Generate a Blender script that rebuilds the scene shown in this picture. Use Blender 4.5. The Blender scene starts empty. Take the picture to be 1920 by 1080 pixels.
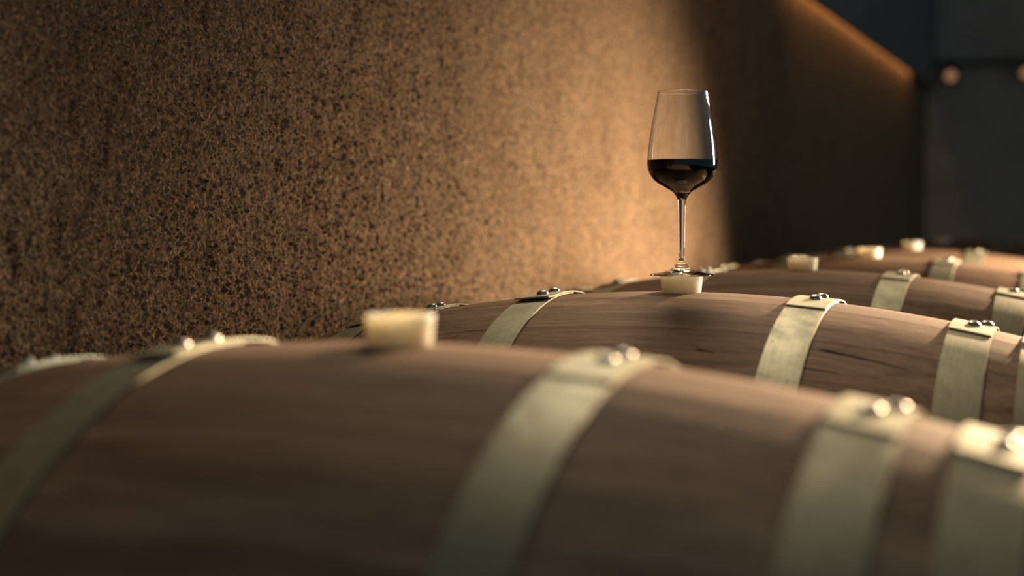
import bpy, math, random
import numpy as np
from mathutils import Vector, Matrix

sc = bpy.context.scene
col = sc.collection
random.seed(7)

# ------------------------------------------------------------------ layout
# world: X = barrel axis (away from the plastered wall), Y = along the row,
# Z = up. Bung of the barrel that carries the glass is above (0, 0).
R0 = 0.348           # bilge radius
CURV = 0.30          # R(x) = R0 - CURV x^2
HALF = 0.452         # half length of a stave
PITCH = 0.70
ZC = 2 * R0          # crown height
WALL_X = -0.55
YAW = math.radians(22.6)

# ------------------------------------------------------------------ camera
cam_d = bpy.data.cameras.new('camera')
cam_d.sensor_width = 36.0
cam_d.lens = 50.0
cam_d.clip_start = 0.02
cam_d.clip_end = 60
cam = bpy.data.objects.new('camera', cam_d)
col.objects.link(cam)
cam.location = (0.442, -1.5625, ZC + 0.089)
cam.rotation_euler = (math.radians(90 - 3.0), 0, YAW)
cam_d.dof.use_dof = True
cam_d.dof.focus_distance = 1.67
cam_d.dof.aperture_fstop = 2.5
sc.camera = cam

# ------------------------------------------------------------------ world, lights, exposure
w = bpy.data.worlds.new('world')
sc.world = w
w.use_nodes = True
w.node_tree.nodes['Background'].inputs[0].default_value = (0.62, 0.87, 1.0, 1)
w.node_tree.nodes['Background'].inputs[1].default_value = 0.19


def aim(o, target):
    d = Vector(target) - o.location
    o.rotation_euler = d.to_track_quat('-Z', 'Y').to_euler()


def spot(name, loc, target, watt, colr, size, blend, radius):
    d = bpy.data.lights.new(name, 'SPOT')
    d.energy = watt
    d.color = colr
    d.spot_size = math.radians(size)
    d.spot_blend = blend
    d.shadow_soft_size = radius
    o = bpy.data.objects.new(name, d)
    col.objects.link(o)
    o.location = loc
    aim(o, target)
    return o


def area(name, loc, target, watt, colr, sx, sy, spread=180):
    d = bpy.data.lights.new(name, 'AREA')
    d.energy = watt
    d.color = colr
    d.shape = 'RECTANGLE'
    d.size = sx
    d.size_y = sy
    d.spread = math.radians(spread)
    o = bpy.data.objects.new(name, d)
    col.objects.link(o)
    o.location = loc
    aim(o, target)
    return o


# tall slim wall washer beside the light-cutting post, pool of light low on the plaster
area('wall_washer_light', (1.20, 2.05, ZC + 0.20), (WALL_X, 1.30, 0.18), 31, (1.0, 0.78, 0.54), 0.15, 0.50, 75)
# spotlight raking along the row over the crowns
spot('row_spot_light', (1.45, 3.6, ZC + 1.02), (0.22, -0.5, ZC - 0.03), 3000, (1.0, 0.73, 0.45), 18.5, 1.0, 0.05)
# ceiling lamp over the row
spot('ceiling_and_fill_spot', (-0.26, 0.75, ZC + 1.42), (0.18, -0.42, ZC - 0.05), 78, (1.0, 0.84, 0.62), 45, 1.0, 0.28)
spot('ceiling_and_fill_spot', (-0.26, 1.65, ZC + 1.42), (0.13, 0.50, ZC - 0.05), 48, (1.0, 0.82, 0.57), 40, 1.0, 0.25)  # extra fill spot, added to brighten the third barrel
# unseen area light added for the tall highlight on the glass
area('glass_highlight_light', (0.82, 1.00, ZC + 0.24), (0.14, 0.0, ZC + 0.14), 0.75, (1.0, 0.90, 0.74), 0.16, 0.46, 20)

sc.view_settings.view_transform = 'Standard'
sc.view_settings.look = 'None'
sc.view_settings.exposure = 0.0
sc.view_settings.gamma = 1.0
sc.view_settings.use_curve_mapping = False
sc.cycles.use_denoising = True
sc.cycles.caustics_reflective = False
sc.cycles.caustics_refractive = True
sc.cycles.sample_clamp_indirect = 4.0
sc.cycles.max_bounces = 12
sc.cycles.transmission_bounces = 12


# ------------------------------------------------------------------ helpers
def mesh(name, verts, faces, mat=None, smooth=True, sharp=None):
    me = bpy.data.meshes.new(name)
    me.from_pydata(verts, [], faces)
    me.validate()
    if smooth:
        me.polygons.foreach_set('use_smooth', [True] * len(me.polygons))
        if sharp is not None:
            me.set_sharp_from_angle(angle=math.radians(sharp))
    if mat:
        me.materials.append(mat)
    me.update()
    return me


def obj(name, me, parent=None, loc=(0, 0, 0), **props):
    o = bpy.data.objects.new(name, me)
    col.objects.link(o)
    o.location = loc
    if parent is not None:
        o.parent = parent
    for k, v in props.items():
        o[k] = v
    return o


def empty(name, loc, **props):
    o = bpy.data.objects.new(name, None)
    col.objects.link(o)
    o.location = loc
    o.empty_display_size = 0.1
    for k, v in props.items():
        o[k] = v
    return o


def box(x0, x1, y0, y1, z0, z1):
    v = [(x0, y0, z0), (x1, y0, z0), (x1, y1, z0), (x0, y1, z0),
         (x0, y0, z1), (x1, y0, z1), (x1, y1, z1), (x0, y1, z1)]
    f = [(0, 3, 2, 1), (4, 5, 6, 7), (0, 1, 5, 4), (1, 2, 6, 5), (2, 3, 7, 6), (3, 0, 4, 7)]
    return v, f


def lathe(profile, n=64, close_bottom=False, close_top=False):
    """profile: list of (r, z) bottom to top for outward normals."""
    v, f = [], []
    for r, z in profile:
        for k in range(n):
            a = 2 * math.pi * k / n
            v.append((r * math.cos(a), r * math.sin(a), z))
    m = len(profile)
    for i in range(m - 1):
        for k in range(n):
            k2 = (k + 1) % n
            f.append((i * n + k, i * n + k2, (i + 1) * n + k2, (i + 1) * n + k))
    if close_bottom:
        v.append((0, 0, profile[0][1]))
        c = len(v) - 1
        for k in range(n):
            f.append((c, (k + 1) % n, k))
    if close_top:
        v.append((0, 0, profile[-1][1]))
        c = len(v) - 1
        b = (m - 1) * n
        for k in range(n):
            f.append((c, b + k, b + (k + 1) % n))
    return v, f


def spline(pts, per=6):
    """Catmull-Rom through (r, z) points."""
    P = [pts[0]] + list(pts) + [pts[-1]]
    out = []
    for i in range(1, len(P) - 2):
        p0, p1, p2, p3 = P[i - 1], P[i], P[i + 1], P[i + 2]
        for s in range(per):
            t = s / per
            q = []
            for d in (0, 1):
                q.append(0.5 * (2 * p1[d] + (p2[d] - p0[d]) * t + (2 * p0[d] - 5 * p1[d] + 4 * p2[d] - p3[d]) * t * t
                                + (3 * p1[d] - p0[d] - 3 * p2[d] + p3[d]) * t ** 3))
            out.append((max(q[0], 0.0), q[1]))
    out.append(pts[-1])
    return out


# ------------------------------------------------------------------ materials
def newmat(name):
    m = bpy.data.materials.new(name)
    m.use_nodes = True
    nt = m.node_tree
    b = nt.nodes['Principled BSDF']
    return m, nt, b


def N(nt, kind, **kw):
    n = nt.nodes.new(kind)
    for k, v in kw.items():
        setattr(n, k, v)
    return n


def noise(nt, vec, scale, detail=3.0, rough=0.55):
    n = N(nt, 'ShaderNodeTexNoise')
    n.inputs['Scale'].default_value = scale
    n.inputs['Detail'].default_value = detail
    n.inputs['Roughness'].default_value = rough
    nt.links.new(vec, n.inputs['Vector'])
    return n.outputs['Fac']


def mapping(nt, vec, scale, loc=(0, 0, 0)):
    n = N(nt, 'ShaderNodeMapping')
    n.inputs['Scale'].default_value = scale
    n.inputs['Location'].default_value = loc
    nt.links.new(vec, n.inputs['Vector'])
    return n.outputs['Vector']


def ramp(nt, fac, stops):
    n = N(nt, 'ShaderNodeValToRGB')
    e = n.color_ramp.elements
    while len(e) < len(stops):
        e.new(0.5)
    for i, (p, c) in enumerate(stops):
        e[i].position = p
        e[i].color = (c[0], c[1], c[2], 1) if not isinstance(c, (int, float)) else (c, c, c, 1)
    nt.links.new(fac, n.inputs['Fac'])
    return n.outputs['Color']


def mix(nt, a, b, fac, mode='MIX'):
    n = N(nt, 'ShaderNodeMix', data_type='RGBA', blend_type=mode)
    if isinstance(fac, float):
        n.inputs['Factor'].default_value = fac
    else:
        nt.links.new(fac, n.inputs['Factor'])
    for s, x in (('A', a), ('B', b)):
        sock = [i for i in n.inputs if i.name == s and i.type == 'RGBA'][0]
        if isinstance(x, tuple):
            sock.default_value = (*x, 1)
        else:
            nt.links.new(x, sock)
    return [o for o in n.outputs if o.type == 'RGBA'][0]


def bump(nt, height, strength, dist, normal=None):
    n = N(nt, 'ShaderNodeBump')
    n.inputs['Strength'].default_value = strength
    n.inputs['Distance'].default_value = dist
    nt.links.new(height, n.inputs['Height'])
    if normal is not None:
        nt.links.new(normal, n.inputs['Normal'])
    return n.outputs['Normal']


def wood_mat():
    m, nt, b = newmat('oak')
    tc = N(nt, 'ShaderNodeTexCoord')
    oi = N(nt, 'ShaderNodeObjectInfo')
    mul = N(nt, 'ShaderNodeVectorMath', operation='SCALE')
    comb = N(nt, 'ShaderNodeCombineXYZ')
    for i in range(3):
        nt.links.new(oi.outputs['Random'], comb.inputs[i])
    nt.links.new(comb.outputs[0], mul.inputs[0])
    mul.inputs['Scale'].default_value = 37.0
    add = N(nt, 'ShaderNodeVectorMath', operation='ADD')
    nt.links.new(tc.outputs['Object'], add.inputs[0])
    nt.links.new(mul.outputs[0], add.inputs[1])
    v = add.outputs[0]
    # gentle waviness of the grain
    wob = noise(nt, mapping(nt, v, (6, 14, 14)), 1.0, 2.0)
    wv = N(nt, 'ShaderNodeVectorMath', operation='MULTIPLY_ADD')
    cw = N(nt, 'ShaderNodeCombineXYZ')
    nt.links.new(wob, cw.inputs[1])
    nt.links.new(wob, cw.inputs[2])
    nt.links.new(cw.outputs[0], wv.inputs[0])
    wv.inputs[1].default_value = (0, 0.012, 0.012)
    nt.links.new(v, wv.inputs[2])
    vv = wv.outputs[0]
    fine = noise(nt, mapping(nt, vv, (9, 420, 420)), 1.0, 3.0, 0.6)
    mid = noise(nt, mapping(nt, vv, (3.5, 75, 75)), 1.0, 3.0, 0.6)
    broad = noise(nt, mapping(nt, vv, (2.2, 11, 11)), 1.0, 3.0, 0.6)
    pore = noise(nt, mapping(nt, vv, (55, 700, 700)), 1.0, 1.0, 0.5)
    c1 = ramp(nt, mid, [(0.25, (0.205, 0.124, 0.080)), (0.50, (0.345, 0.226, 0.152)), (0.78, (0.47, 0.32, 0.22))])
    c2 = ramp(nt, fine, [(0.25, (0.50, 0.46, 0.42)), (0.50, (0.92, 0.90, 0.88)), (0.75, (1.12, 1.12, 1.10))])
    c = mix(nt, c1, c2, 0.95, 'MULTIPLY')
    c3 = ramp(nt, broad, [(0.28, (0.62, 0.57, 0.55)), (0.5, (1, 1, 1)), (0.75, (1.15, 1.12, 1.06))])
    c = mix(nt, c, c3, 0.8, 'MULTIPLY')
    # small dark pores
    pr = ramp(nt, pore, [(0.27, (0.45, 0.40, 0.38)), (0.36, (1, 1, 1))])
    c = mix(nt, c, pr, 0.55, 'MULTIPLY')
    # stave to stave tone
    st = ramp(nt, oi.outputs['Random'], [(0.0, (0.80, 0.77, 0.74)), (0.5, (1.0, 0.98, 0.97)), (1.0, (1.14, 1.12, 1.08))])
    c = mix(nt, c, st, 0.8, 'MULTIPLY')
    nt.links.new(c, b.inputs['Base Color'])
    b.inputs['Roughness'].default_value = 0.75
    b.inputs['Specular IOR Level'].default_value = 0.15
    n1 = bump(nt, fine, 0.30, 0.0012)
    n2 = bump(nt, mid, 0.12, 0.0025, n1)
    nt.links.new(n2, b.inputs['Normal'])
    return m


def steel_mat(name='galvanised_steel', base=(0.44, 0.405, 0.28), rough=0.56):
    m, nt, b = newmat(name)
    tc = N(nt, 'ShaderNodeTexCoord')
    oi = N(nt, 'ShaderNodeObjectInfo')
    mp = N(nt, 'ShaderNodeVectorMath', operation='ADD')
    nt.links.new(tc.outputs['Object'], mp.inputs[0])
    comb = N(nt, 'ShaderNodeCombineXYZ')
    nt.links.new(oi.outputs['Random'], comb.inputs[1])
    nt.links.new(comb.outputs[0], mp.inputs[1])
    v = mp.outputs[0]
    streak = noise(nt, mapping(nt, v, (900, 25, 25)), 1.0, 2.0, 0.6)
    cross = noise(nt, mapping(nt, v, (60, 700, 700)), 1.0, 2.0, 0.6)
    blot = noise(nt, mapping(nt, v, (30, 30, 30)), 1.0, 4.0, 0.65)
    scuff = noise(nt, mapping(nt, v, (140, 40, 90)), 1.0, 2.0, 0.5)
    c = ramp(nt, streak, [(0.3, tuple(x * 0.86 for x in base)), (0.7, tuple(min(1, x * 1.08) for x in base))])
    c = mix(nt, c, ramp(nt, cross, [(0.3, 0.82), (0.6, 1.0)]), 0.7, 'MULTIPLY')
    c = mix(nt, c, ramp(nt, blot, [(0.3, (0.74, 0.74, 0.72)), (0.55, (1, 1, 1))]), 0.8, 'MULTIPLY')
    c = mix(nt, c, ramp(nt, scuff, [(0.235, (0.20, 0.17, 0.14)), (0.275, (1, 1, 1))]), 0.8, 'MULTIPLY')
    nt.links.new(c, b.inputs['Base Color'])
    b.inputs['Metallic'].default_value = 0.6
    r = ramp(nt, blot, [(0.3, rough + 0.10), (0.7, rough - 0.05)])
    nt.links.new(r, b.inputs['Roughness'])
    n1 = bump(nt, streak, 0.10, 0.0006)
    n2 = bump(nt, cross, 0.10, 0.0006, n1)
    nt.links.new(n2, b.inputs['Normal'])
    return m


def plaster_mat():
    m, nt, b = newmat('coarse_plaster')
    tc = N(nt, 'ShaderNodeTexCoord')
    v = tc.outputs['Object']
    g = noise(nt, v, 260, 2.0, 0.6)
    big = noise(nt, mapping(nt, v, (5, 5, 2.2)), 1.0, 4.0, 0.6)
    stn = noise(nt, mapping(nt, v, (34, 34, 10)), 1.0, 3.0, 0.6)
    c = ramp(nt, g, [(0.30, (0.165, 0.105, 0.064)), (0.55, (0.285, 0.192, 0.120)), (0.75, (0.37, 0.26, 0.17))])
    vo = N(nt, 'ShaderNodeTexVoronoi')
    vo.inputs['Scale'].default_value = 260
    nt.links.new(v, vo.inputs['Vector'])
    sep = N(nt, 'ShaderNodeSeparateColor')
    nt.links.new(vo.outputs['Color'], sep.inputs[0])
    c = mix(nt, c, ramp(nt, sep.outputs[0], [(0.0, (0.34, 0.33, 0.33)), (0.35, (0.82, 0.80, 0.78)), (0.75, (1.15, 1.13, 1.09)), (1.0, (1.95, 1.90, 1.78))]), 0.85, 'MULTIPLY')
    c = mix(nt, c, ramp(nt, sep.outputs[1], [(0.0, (1.12, 0.96, 0.88)), (0.5, (1.0, 1.0, 1.0)), (1.0, (0.93, 1.02, 1.02))]), 0.8, 'MULTIPLY')
    c = mix(nt, c, ramp(nt, big, [(0.3, (0.80, 0.76, 0.72)), (0.6, (1, 1, 1))]), 0.8, 'MULTIPLY')
    c = mix(nt, c, ramp(nt, stn, [(0.30, (0.38, 0.36, 0.35)), (0.42, (1, 1, 1))]), 0.8, 'MULTIPLY')
    nt.links.new(c, b.inputs['Base Color'])
    b.inputs['Roughness'].default_value = 0.95
    b.inputs['Specular IOR Level'].default_value = 0.1
    g2 = noise(nt, v, 420, 2.0, 0.6)
    nt.links.new(bump(nt, g2, 0.5, 0.0016), b.inputs['Normal'])
    return m


def plain(name, c, rough=0.8, spec=0.3, metal=0.0, nscale=30, amt=0.25):
    m, nt, b = newmat(name)
    tc = N(nt, 'ShaderNodeTexCoord')
    n = noise(nt, tc.outputs['Object'], nscale, 4.0, 0.6)
    lo = tuple(x * (1 - amt) for x in c)
    hi = tuple(min(1, x * (1 + amt)) for x in c)
    nt.links.new(ramp(nt, n, [(0.3, lo), (0.7, hi)]), b.inputs['Base Color'])
    b.inputs['Roughness'].default_value = rough
    b.inputs['Specular IOR Level'].default_value = spec
    b.inputs['Metallic'].default_value = metal
    return m


def emit(name, c, s):
    m, nt, b = newmat(name)
    b.inputs['Base Color'].default_value = (*c, 1)
    b.inputs['Emission Color'].default_value = (*c, 1)
    b.inputs['Emission Strength'].default_value = s
    return m


OAK = wood_mat()
STEEL = steel_mat()
RIVET = plain('rivet_steel', (0.42, 0.40, 0.35), 0.36, 0.5, 0.95, 200, 0.15)
PLASTER = plaster_mat()
CONCRETE = plain('dark_concrete', (0.20, 0.19, 0.18), 0.9, 0.2, 0, 9, 0.25)
DARKPAINT = plain('grey_paint', (0.55, 0.50, 0.45), 0.9, 0.1, 0, 6, 0.15)
BLACKMETAL = plain('black_metal', (0.09, 0.085, 0.08), 0.5, 0.4, 0.3, 40, 0.2)

SIL, nt_, b_ = newmat('silicone')
tc_ = N(nt_, 'ShaderNodeTexCoord')
nt_.links.new(ramp(nt_, noise(nt_, tc_.outputs['Object'], 60, 3), [(0.3, (0.84, 0.77, 0.62)), (0.7, (0.90, 0.84, 0.70))]),
              b_.inputs['Base Color'])
b_.inputs['Roughness'].default_value = 0.42
b_.inputs['Subsurface Weight'].default_value = 1.0
b_.inputs['Subsurface Radius'].default_value = (1.0, 0.80, 0.52)
b_.inputs['Subsurface Scale'].default_value = 0.030

GLASS = bpy.data.materials.new('clear_glass')
GLASS.use_nodes = True
nt_ = GLASS.node_tree
nt_.nodes.clear()
go = N(nt_, 'ShaderNodeOutputMaterial')
gg = N(nt_, 'ShaderNodeBsdfGlass')
gg.inputs['Roughness'].default_value = 0.0
gg.inputs['IOR'].default_value = 1.5
gg.inputs['Color'].default_value = (0.985, 0.99, 0.985, 1)
nt_.links.new(gg.outputs[0], go.inputs['Surface'])



def wine_mat(name, ior):
    m = bpy.data.materials.new(name)
    m.use_nodes = True
    nt = m.node_tree
    nt.nodes.clear()
    out = N(nt, 'ShaderNodeOutputMaterial')
    g = N(nt, 'ShaderNodeBsdfGlass')
    g.inputs['IOR'].default_value = ior
    g.inputs['Roughness'].default_value = 0.0
    nt.links.new(g.outputs[0], out.inputs['Surface'])
    va = N(nt, 'ShaderNodeVolumeAbsorption')
    va.inputs['Color'].default_value = (0.45, 0.012, 0.03, 1)
    va.inputs['Density'].default_value = 260
    nt.links.new(va.outputs[0], out.inputs['Volume'])
    return m


WINE = wine_mat('red_wine', 1.345)                   # against air
WINE_SIDE = wine_mat('red_wine_in_glass', 1.345 / 1.5)   # against the glass


# ------------------------------------------------------------------ setting
def grain_field(ny, nz, cell, seed):
    rng = np.random.default_rng(seed)
    ky = np.fft.fftfreq(ny, cell)[:, None]
    kz = np.fft.rfftfreq(nz, cell)[None, :]

    def smooth(sy, sz):
        wn = rng.standard_normal((ny, nz))
        F = np.fft.rfft2(wn) * np.exp(-2 * (math.pi ** 2) * ((ky * sy) ** 2 + (kz * sz) ** 2))
        r = np.fft.irfft2(F, s=(ny, nz))
        return r / r.std()
    g = smooth(0.0012, 0.0012)
    g = np.log1p(np.exp(2.2 * (g - 0.1))) / 2.2          # grains standing out of a flatter bed
    g2 = smooth(0.0030, 0.0036)
    g2 = np.log1p(np.exp(2.0 * (g2 - 0.5))) / 2.0
    lo = smooth(0.018, 0.030)
    pits = smooth(0.0040, 0.011)
    pits = np.clip(pits - 2.0, 0, 1.5)
    return 0.0022 * g + 0.0013 * g2 + 0.0008 * lo - 0.0024 * pits


def build_wall_left():
    cell = 0.0010
    oy, oz = -0.70, 0.55
    ny, nz = 4000, 1000
    H = grain_field(ny, nz, cell, 3)
    cos, quads, base = [], [], 0

    def panel(ys, zs, relief):
        nonlocal base
        ys = np.asarray(ys, float)
        zs = np.asarray(zs, float)
        if relief:
            fy = np.clip((ys - oy) / cell, 0, ny - 2)
            fz = np.clip((zs - oz) / cell, 0, nz - 2)
            iy, iz = fy.astype(int), fz.astype(int)
            ty, tz = (fy - iy)[:, None], (fz - iz)[None, :]
            h = (H[np.ix_(iy, iz)] * (1 - ty) * (1 - tz) + H[np.ix_(iy + 1, iz)] * ty * (1 - tz)
                 + H[np.ix_(iy, iz + 1)] * (1 - ty) * tz + H[np.ix_(iy + 1, iz + 1)] * ty * tz)
        else:
            h = np.zeros((len(ys), len(zs)))
        co = np.empty((len(ys), len(zs), 3), np.float32)
        co[..., 0] = h
        co[..., 1] = ys[:, None]
        co[..., 2] = zs[None, :]
        a = np.arange(len(ys) * len(zs)).reshape(len(ys), len(zs)) + base
        quads.append(np.stack([a[:-1, :-1], a[1:, :-1], a[1:, 1:], a[:-1, 1:]], -1).reshape(-1, 4))
        cos.append(co.reshape(-1, 3))
        base += co.shape[0] * co.shape[1]

    Y0, Y1, Y2 = -0.66, 0.60, 3.25
    Z0, Z1, Z2 = 0.575, 1.19, 1.53
    panel(np.arange(Y0, Y1, 0.00150).tolist() + [Y1], np.arange(Z0, Z1, 0.00150).tolist() + [Z1], True)
    ys = [Y1]
    while ys[-1] < Y2 - 0.006:
        ys.append(ys[-1] + 0.0016 + 0.0014 * (ys[-1] - Y1))
    panel(ys + [Y2], np.arange(Z0, Z2, 0.0021).tolist() + [Z2], True)
    panel([Y0, Y1], [Z1, Z2], False)
    panel([-2.6, Y0], [Z0, Z2], False)
    panel([Y2, 5.0, 7.3], [Z0, Z2], False)
    panel([-2.6, Y0, Y1, Y2, 7.3], [0.0, Z0], False)
    panel([-2.6, Y0, Y1, Y2, 7.3], [Z2, 2.95], False)
    co = np.concatenate(cos)
    q = np.concatenate(quads)
    me = bpy.data.meshes.new('wall_left')
    me.vertices.add(len(co))
    me.vertices.foreach_set('co', co.ravel())
    me.loops.add(q.size)
    me.loops.foreach_set('vertex_index', q.ravel().astype(np.int32))
    me.polygons.add(len(q))
    me.polygons.foreach_set('loop_start', np.arange(0, q.size, 4, dtype=np.int32))
    me.polygons.foreach_set('loop_total', np.full(len(q), 4, np.int32))
    me.polygons.foreach_set('use_smooth', np.ones(len(q), bool))
    me.update(calc_edges=True)
    me.materials.append(PLASTER)
    print('wall tris', 2 * len(q))
    return obj('wall_left', me, None, (WALL_X, 0, 0), kind='structure')


build_wall_left()
Y_END = 7.25
v, f = box(-0.9, 3.4, -2.6, Y_END + 0.2, -0.12, 0.0)
obj('floor', mesh('floor', v, f, CONCRETE, False), kind='structure')
v, f = box(-0.9, 3.4, Y_END, Y_END + 0.15, 0.0, 2.9)
obj('wall_back', mesh('wall_back', v, f, DARKPAINT, False), kind='structure')
v, f = box(-0.9, 3.4, -2.6, Y_END + 0.2, 2.9, 3.0)
obj('ceiling', mesh('ceiling', v, f, DARKPAINT, False), kind='structure')
# dark soffit along the top of the plaster, hiding the light strip behind its lip
zs_ = ZC + 0.089 + 0.735
v, f = box(WALL_X + 0.0, WALL_X + 0.05, 2.6, Y_END, zs_ + 0.07, 2.9)
v2, f2 = box(WALL_X + 0.038, WALL_X + 0.05, 2.6, Y_END, zs_ - 0.0, zs_ + 0.07)
f = f + [tuple(i + 8 for i in q) for q in f2]
obj('trim_1', mesh('trim_1', v + v2, f, CONCRETE, False), kind='structure')
# unseen square post added to cut the washer light off along the plaster
v, f = box(0.62, 0.68, 2.262, 2.45, 0.0, 2.9)
obj('light_cut_post', mesh('light_cut_post', v, f, CONCRETE, False), kind='structure')


# ------------------------------------------------------------------ barrels
def Rx(x):
    return R0 - CURV * x * x


def pt(x, th, r):
    """th from the crown towards the camera side (-Y)."""
    return (x, -r * math.sin(th), r * math.cos(th))


def stave_mesh(a0, a1, name):
    nx, na = 26, 4
    T = 0.026
    v, f = [], []
    # cross-section ring: chamfered outer arc, then inner arc back
    ch = 0.0006
    ring_n = None
    for i in range(nx + 1):
        x = -HALF + 2 * HALF * i / nx
        R = Rx(x)
        e = 0.00012 / R
        c = ch / R
        sec = [(a0 + e, R - 0.0005)]
        for k in range(na + 1):
            sec.append((a0 + c + (a1 - a0 - 2 * c) * k / na, R))
        sec.append((a1 - e, R - 0.0005))
        sec.append((a1 - e, R - T))
        sec.append((a0 + e, R - T))
        ring_n = len(sec)
        v += [pt(x, th, r) for th, r in sec]
    for i in range(nx):
        for k in range(ring_n):
            k2 = (k + 1) % ring_n
            f.append((i * ring_n + k, (i + 1) * ring_n + k, (i + 1) * ring_n + k2, i * ring_n + k2))
    f.append(tuple(range(ring_n)))
    f.append(tuple(reversed(range(nx * ring_n, (nx + 1) * ring_n))))
    # orientation check
    me = mesh(name, v, f, OAK, True, 30)
    return me


def fix_normals(me):
    import bmesh
    bm = bmesh.new()
    bm.from_mesh(me)
    bmesh.ops.recalc_face_normals(bm, faces=bm.faces)
    bm.to_mesh(me)
    bm.free()
    return me


def stave_set(seed):
    rng = random.Random(seed)
    n = 27
    ws = [rng.uniform(0.72, 1.25) for _ in range(n)]
    ws[0] = 1.35            # bung stave
    s = sum(ws)
    ws = [x / s * 2 * math.pi for x in ws]
    th = -ws[0] / 2
    out = []
    for x in ws:
        out.append(fix_normals(stave_mesh(th, th + x, 'stave')))
        th += x
    return out


STAVES = [stave_set(11), stave_set(23), stave_set(5)]


def head_boards(sign):
    xh = 0.424
    rad = Rx(xh) - 0.0245
    cuts = [-1.0, -0.66, -0.30, 0.06, 0.38, 0.70, 1.0]
    res = []
    for a, b in zip(cuts[:-1], cuts[1:]):
        y0, y1 = a * rad + 0.0004, b * rad - 0.0004
        n = 8
        ys = [y0 + (y1 - y0) * k / n for k in range(n + 1)]
        up = [(y, math.sqrt(max(rad * rad - y * y, 0))) for y in ys]
        lo = [(y, -z) for y, z in reversed(up)]
        loop = up + lo
        v = [(sign * xh, y, z) for y, z in loop] + [(sign * (xh - 0.02), y, z) for y, z in loop]
        m = len(loop)
        f = [tuple(range(m)), tuple(reversed(range(m, 2 * m)))]
        for k in range(m):
            f.append((k, (k + 1) % m, (k + 1) % m + m, k + m))
        me = mesh('head_board', v, f, OAK, False)
        res.append(fix_normals(me))
    return res


HEADS = head_boards(1) + head_boards(-1)

HT = 0.0017


def hoop_mesh(xc, width, th_end, lift):
    x0, x1 = xc - width / 2, xc + width / 2
    sts = []
    ph = th_end
    while ph > -0.16:
        sts.append(ph)
        ph -= 0.016
    while ph > -0.28:
        sts.append(ph)
        ph -= 0.03
    end = th_end - 2 * math.pi - 0.25
    while ph > end:
        sts.append(ph)
        ph -= 0.055
    v, f = [], []
    nx = 3
    for ph in sts:
        if ph > -0.14:
            off = HT + 0.0002
        elif ph > -0.24:
            t = (ph + 0.24) / 0.10
            off = (HT + 0.0002) * t * t * (3 - 2 * t)
        else:
            off = 0.0
        e = max(0.0, 1 - (th_end - ph) / 0.075)
        off += lift * e * e
        top = [pt(x0 + (x1 - x0) * k / nx, ph, Rx(x0 + (x1 - x0) * k / nx) + 0.0006 + off + HT) for k in range(nx + 1)]
        bot = [pt(x0 + (x1 - x0) * k / nx, ph, Rx(x0 + (x1 - x0) * k / nx) + 0.0006 + off) for k in range(nx + 1)]
        v += top + list(reversed(bot))
    m = 2 * (nx + 1)
    for i in range(len(sts) - 1):
        for k in range(m):
            k2 = (k + 1) % m
            f.append((i * m + k, i * m + k2, (i + 1) * m + k2, (i + 1) * m + k))
    f.append(tuple(range(m)))
    f.append(tuple(reversed(range((len(sts) - 1) * m, len(sts) * m))))
    return fix_normals(mesh('hoop', v, f, STEEL, True, 35))


def rivet_mesh():
    r, h = 0.0068, 0.0042
    prof = [(r, -0.0008), (r, 0.0005)]
    for k in range(1, 6):
        a = k / 6 * math.pi / 2
        prof.append((r * math.cos(a), 0.0005 + h * math.sin(a)))
    vv, ff = lathe(prof, 20, False, True)
    return fix_normals(mesh('rivet', vv, ff, RIVET, True, 40))


RIVET_ME = rivet_mesh()
HOOPS = []   # (mesh, xc, [rivet (dx, th)])
for xc, th_e, lift, rv in ((-0.388, 0.16, 0.0012, ((0.0, 0.07), (0.0, -0.03))),
                           (-0.307, 0.15, 0.0010, ((0.002, 0.06), (-0.002, -0.04))),
                           (-0.158, 0.185, 0.0034, ((0.0, 0.085), (0.001, -0.02))),
                           (0.153, 0.185, 0.0004, ((0.002, 0.055), (0.004, -0.03))),
                           (0.318, 0.17, 0.0006, ((0.001, 0.06), (0.012, -0.03))),
                           (0.389, 0.16, 0.0010, ((0.004, 0.06), (0.006, -0.03)))):
    HOOPS.append((hoop_mesh(xc, 0.042, th_e, lift), xc, rv))


def build_barrel(n, label):
    y = (n - 2) * PITCH
    root = empty('barrel', (0, y, 0), label=label, category='barrel', group='oak barrels lying in a row')
    ctr = (0, 0, R0)
    for me in STAVES[n % 3]:
        obj('stave', me, root, ctr)
    for me in HEADS:
        obj('head_board', me, root, ctr)
    for me, xc, rv in HOOPS:
        h = obj('hoop', me, root, ctr)
        slope = math.atan(2 * CURV * xc)
        for dx, th in rv:
            x = xc + dx
            r = obj('rivet', RIVET_ME, h)
            rr = Rx(x) + 0.0006 + 2 * HT + 0.0006
            nrm = Vector((math.sin(slope), -math.cos(slope) * math.sin(th), math.cos(slope) * math.cos(th)))
            r.location = pt(x, th, rr)
            r.rotation_euler = nrm.to_track_quat('Z', 'Y').to_euler()
    return root


BARREL_LABELS = {
    1: 'blurred oak barrel nearest the camera, filling the bottom of the picture',
    2: 'sharply focused oak barrel with the wine glass standing on its bung',
    3: 'oak barrel directly behind the one that carries the wine glass',
    4: 'fourth oak barrel from the front, two behind the wine glass barrel',
    5: 'dim fifth oak barrel from the front, three behind the wine glass barrel',
    6: 'dark sixth oak barrel from the front, at the far end of the lit row',
    7: 'very dark seventh oak barrel, hardly visible behind the lit row',
}
CRACK = plain('dark_split_wood', (0.030, 0.020, 0.015), 0.95, 0.05, 0, 200, 0.3)


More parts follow.
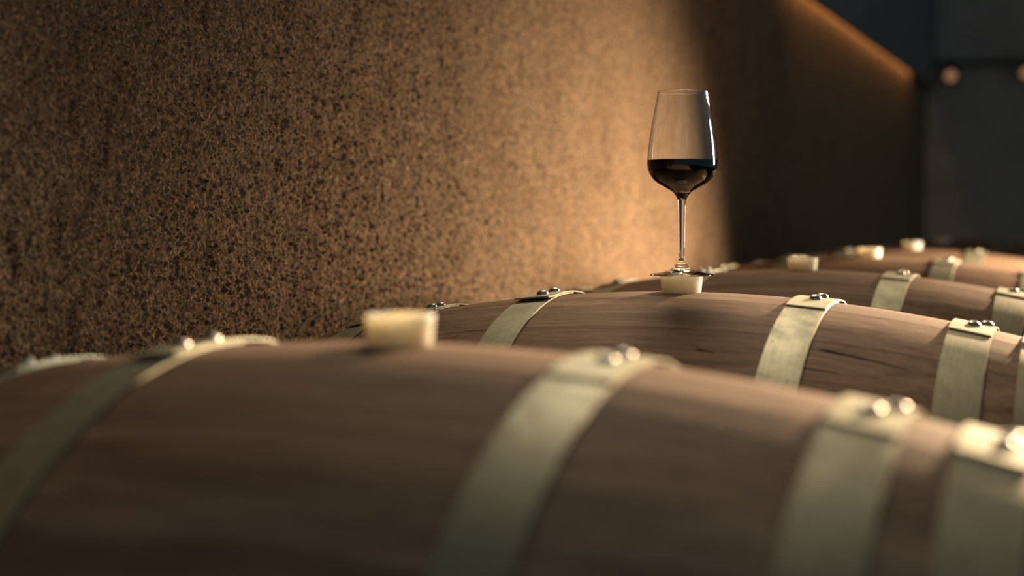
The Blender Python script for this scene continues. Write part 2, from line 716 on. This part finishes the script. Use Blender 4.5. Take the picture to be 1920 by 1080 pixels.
def crack_mesh(x0, x1, th0, th1, wid):
    """thin dark split running with the grain, widest near its start."""
    n = 16
    rng = random.Random(int(x0 * 1e4))
    v, f = [], []
    for i in range(n + 1):
        t = i / n
        x = x0 + (x1 - x0) * t
        th = th0 + (th1 - th0) * t + rng.uniform(-1, 1) * 0.0008
        hw = wid * (min(1, t * 9) * (1 - t) ** 0.8 + 0.05) / 2
        r = Rx(x)
        for a, d in ((-hw, 0.00012), (0, 0.0002), (hw, 0.00012), (0, -0.001)):
            v.append(pt(x, th + a / r, r + d))
    for i in range(n):
        for k in range(4):
            k2 = (k + 1) % 4
            f.append((i * 4 + k, i * 4 + k2, i * 4 + 4 + k2, i * 4 + 4 + k))
    f += [(0, 1, 2, 3), (n * 4 + 3, n * 4 + 2, n * 4 + 1, n * 4)]
    return fix_normals(mesh('crack', v, f, CRACK, True, 60))


for n, lab in BARREL_LABELS.items():
    b = build_barrel(n, lab)
    if n == 2:
        for args in ((0.182, 0.270, 0.460, 0.496, 0.0040), (0.172, 0.208, 0.561, 0.565, 0.0018),
                     (0.064, 0.084, 0.521, 0.533, 0.0022)):
            obj('crack', crack_mesh(*args), b, (0, 0, R0), label='dark split in the oak')


# ------------------------------------------------------------------ bungs
def bung_mesh():
    h = 0.0190
    prof = [(0.0205, -0.012), (0.0222, 0.0), (0.0238, h - 0.0020), (0.02395, h - 0.0008), (0.0234, h - 0.0001), (0.0226, h),
            (0.0192, h), (0.0184, h - 0.0005), (0.0178, h - 0.0030)]
    vv, ff = lathe(prof, 56, True, True)
    return fix_normals(mesh('bung', vv, ff, SIL, True, 50))


BUNG = bung_mesh()
BUNG_LABELS = {
    1: 'large blurred cream silicone bung on top of the nearest barrel',
    2: 'cream silicone bung right under the foot of the wine glass',
    3: 'cream silicone bung on the barrel just behind the wine glass',
    4: 'small cream bung on the fourth barrel from the front',
    5: 'small dim cream bung on the fifth barrel from the front',
    6: 'dark tiny bung on the sixth barrel, farthest one visible',
}
for n, lab in BUNG_LABELS.items():
    o = obj('bung', BUNG, None, (0, (n - 2) * PITCH, ZC - 0.0005), label=lab, category='bung', group='silicone barrel bungs')
    o.rotation_euler = (0, 0, n * 1.1)
    if n == 1:
        o.location.z += 0.002

# ------------------------------------------------------------------ wine glass
GZ = ZC - 0.0005 + 0.0190 + 0.0002
gl = empty('wine_glass', (0, 0, GZ), label='clear stemmed wine glass of dark red wine standing on a barrel bung', category='wine glass')
mm = 0.001
outer = [(4.9, 86), (6.3, 89), (8.4, 92), (11.5, 95.3), (18.2, 99.2), (25.2, 103), (30.8, 107), (35.2, 112), (38.0, 117.5), (39.4, 123),
         (39.75, 128), (39.3, 136), (38.2, 147), (36.6, 159), (34.6, 172), (32.2, 185), (29.8, 198), (28.0, 207.0)]
inner = [(0.0, 97.2), (5.0, 97.6), (11.0, 99.2), (18.0, 102.0), (24.4, 105.3), (29.7, 109), (33.9, 113.6), (36.8, 118.6), (38.3, 123.5),
         (38.7, 128.2), (38.3, 136), (37.25, 147), (35.7, 159), (33.75, 172), (31.4, 185), (29.05, 198), (27.3, 207.0)]
op = spline(outer, 5)
ip = spline(inner, 5)
rim = [(27.95, 207.4), (27.65, 207.6), (27.4, 207.4)]
LV = 130.6
rl = float(np.interp(LV, [z for r, z in ip], [r for r, z in ip]))
ip_up = [(rl, LV)] + [p for p in ip if p[1] > LV]
ip_dn = [p for p in ip if p[1] < LV] + [(rl, LV)]
prof = [(r * mm, z * mm) for r, z in op + rim + list(reversed(ip_up))]
vv, ff = lathe(prof, 96)
obj('bowl', mesh('bowl', vv, ff, GLASS), gl)
stem = [(3.6, 17.0), (3.3, 21), (3.3, 30), (3.45, 45), (3.75, 60), (4.1, 72), (4.4, 80), (4.9, 86)]
prof = [(r * mm, z * mm) for r, z in spline(stem, 5)]
vv, ff = lathe(prof, 96)
obj('stem', mesh('stem', vv, ff, GLASS), gl)
foot = [(35.3, 0.0), (35.9, 0.6), (35.9, 1.3), (35.2, 1.9), (31, 2.5), (25, 3.3), (19, 4.6), (13.5, 6.7), (9.2, 9.4), (6.0, 12.6), (4.3, 15.2), (3.6, 17.0)]
prof = [(r * mm, z * mm) for r, z in [(34.6, 0.0)] + spline(foot, 4)]
vv, ff = lathe(prof, 96, True, False)
obj('foot', mesh('foot', vv, ff, GLASS), gl)
# wine: its side is the inner face of the bowl up to a level surface
prof = [(max(r, 0.02) * mm, z * mm) for r, z in ip_dn]
vv, ff = lathe(prof, 96, True, True)
me = mesh('wine', vv, ff, WINE_SIDE, True, 40)
me.materials.append(WINE)
for p in me.polygons:
    if p.index >= len(me.polygons) - 96:
        p.material_index = 1
obj('wine', me, gl, label='dark red wine filling the lower half of the bowl')

# ------------------------------------------------------------------ light strip and far lamps
LED = emit('warm_led', (1.0, 0.54, 0.20), 15.0)
v, f = box(WALL_X + 0.016, WALL_X + 0.028, 3.0, 6.45, zs_ + 0.055, zs_ + 0.062)
obj('light_strip', mesh('light_strip', v, f, LED, False), label='warm glowing light strip running along the top of the plaster wall',
    category='light strip')

LENS = emit('lamp_lens', (1.0, 0.48, 0.24), 0.32)
zr = ZC + 0.089 + 0.86
v, f = box(-0.75, 1.6, Y_END - 0.10, Y_END - 0.06, zr, zr + 0.03)
rail = empty('track_rail', (0.4, Y_END, zr), label='dark track rail carrying small lamps on the far wall', category='lamp rail')
obj('rail', mesh('rail', [(a - 0.4, b - Y_END, c - zr) for a, b, c in v], f, BLACKMETAL, False), rail)
v, f = box(-0.02, 0.02, -0.06, 0.0, 0.0, 0.03)
for dx in (-0.9, 0.0, 0.9):
    obj('bracket', mesh('bracket', v, f, BLACKMETAL, False), rail, (dx, 0, 0))


def track_lamp(x, label):
    root = empty('track_lamp', (x, Y_END - 0.08, zr), label=label, category='lamp', group='small lamps on the far rail')
    prof = [(0.034, -0.095), (0.038, -0.09), (0.038, -0.02), (0.020, -0.008), (0.012, 0.0)]
    vv, ff = lathe(prof, 24, True, True)
    hd = obj('housing', fix_normals(mesh('housing', vv, ff, BLACKMETAL, True, 40)), root)
    hd.rotation_euler = (0, 0, 0)
    prof = [(0.003, 0.0)]
    for k in range(6):
        a = k / 5 * math.pi / 2
        prof.append((0.030 * math.cos(a), -0.010 - 0.014 * math.sin(a)))
    lp = [(0.030, 0.0)] + [(0.030 * math.cos(k / 6 * math.pi / 2), 0.016 * math.sin(k / 6 * math.pi / 2)) for k in range(1, 6)]
    vv, ff = lathe(lp, 20, True, True)
    ln = obj('lens', fix_normals(mesh('lens', vv, ff, LENS, True, 40)), root, (0, -0.036, -0.058), label='glowing orange lens')
    ln.rotation_euler = (math.radians(90), 0, 0)


track_lamp(-0.405, 'small orange lamp on the far wall, left one of the pair')
track_lamp(0.012, 'small orange lamp on the far wall, cut by the right edge')
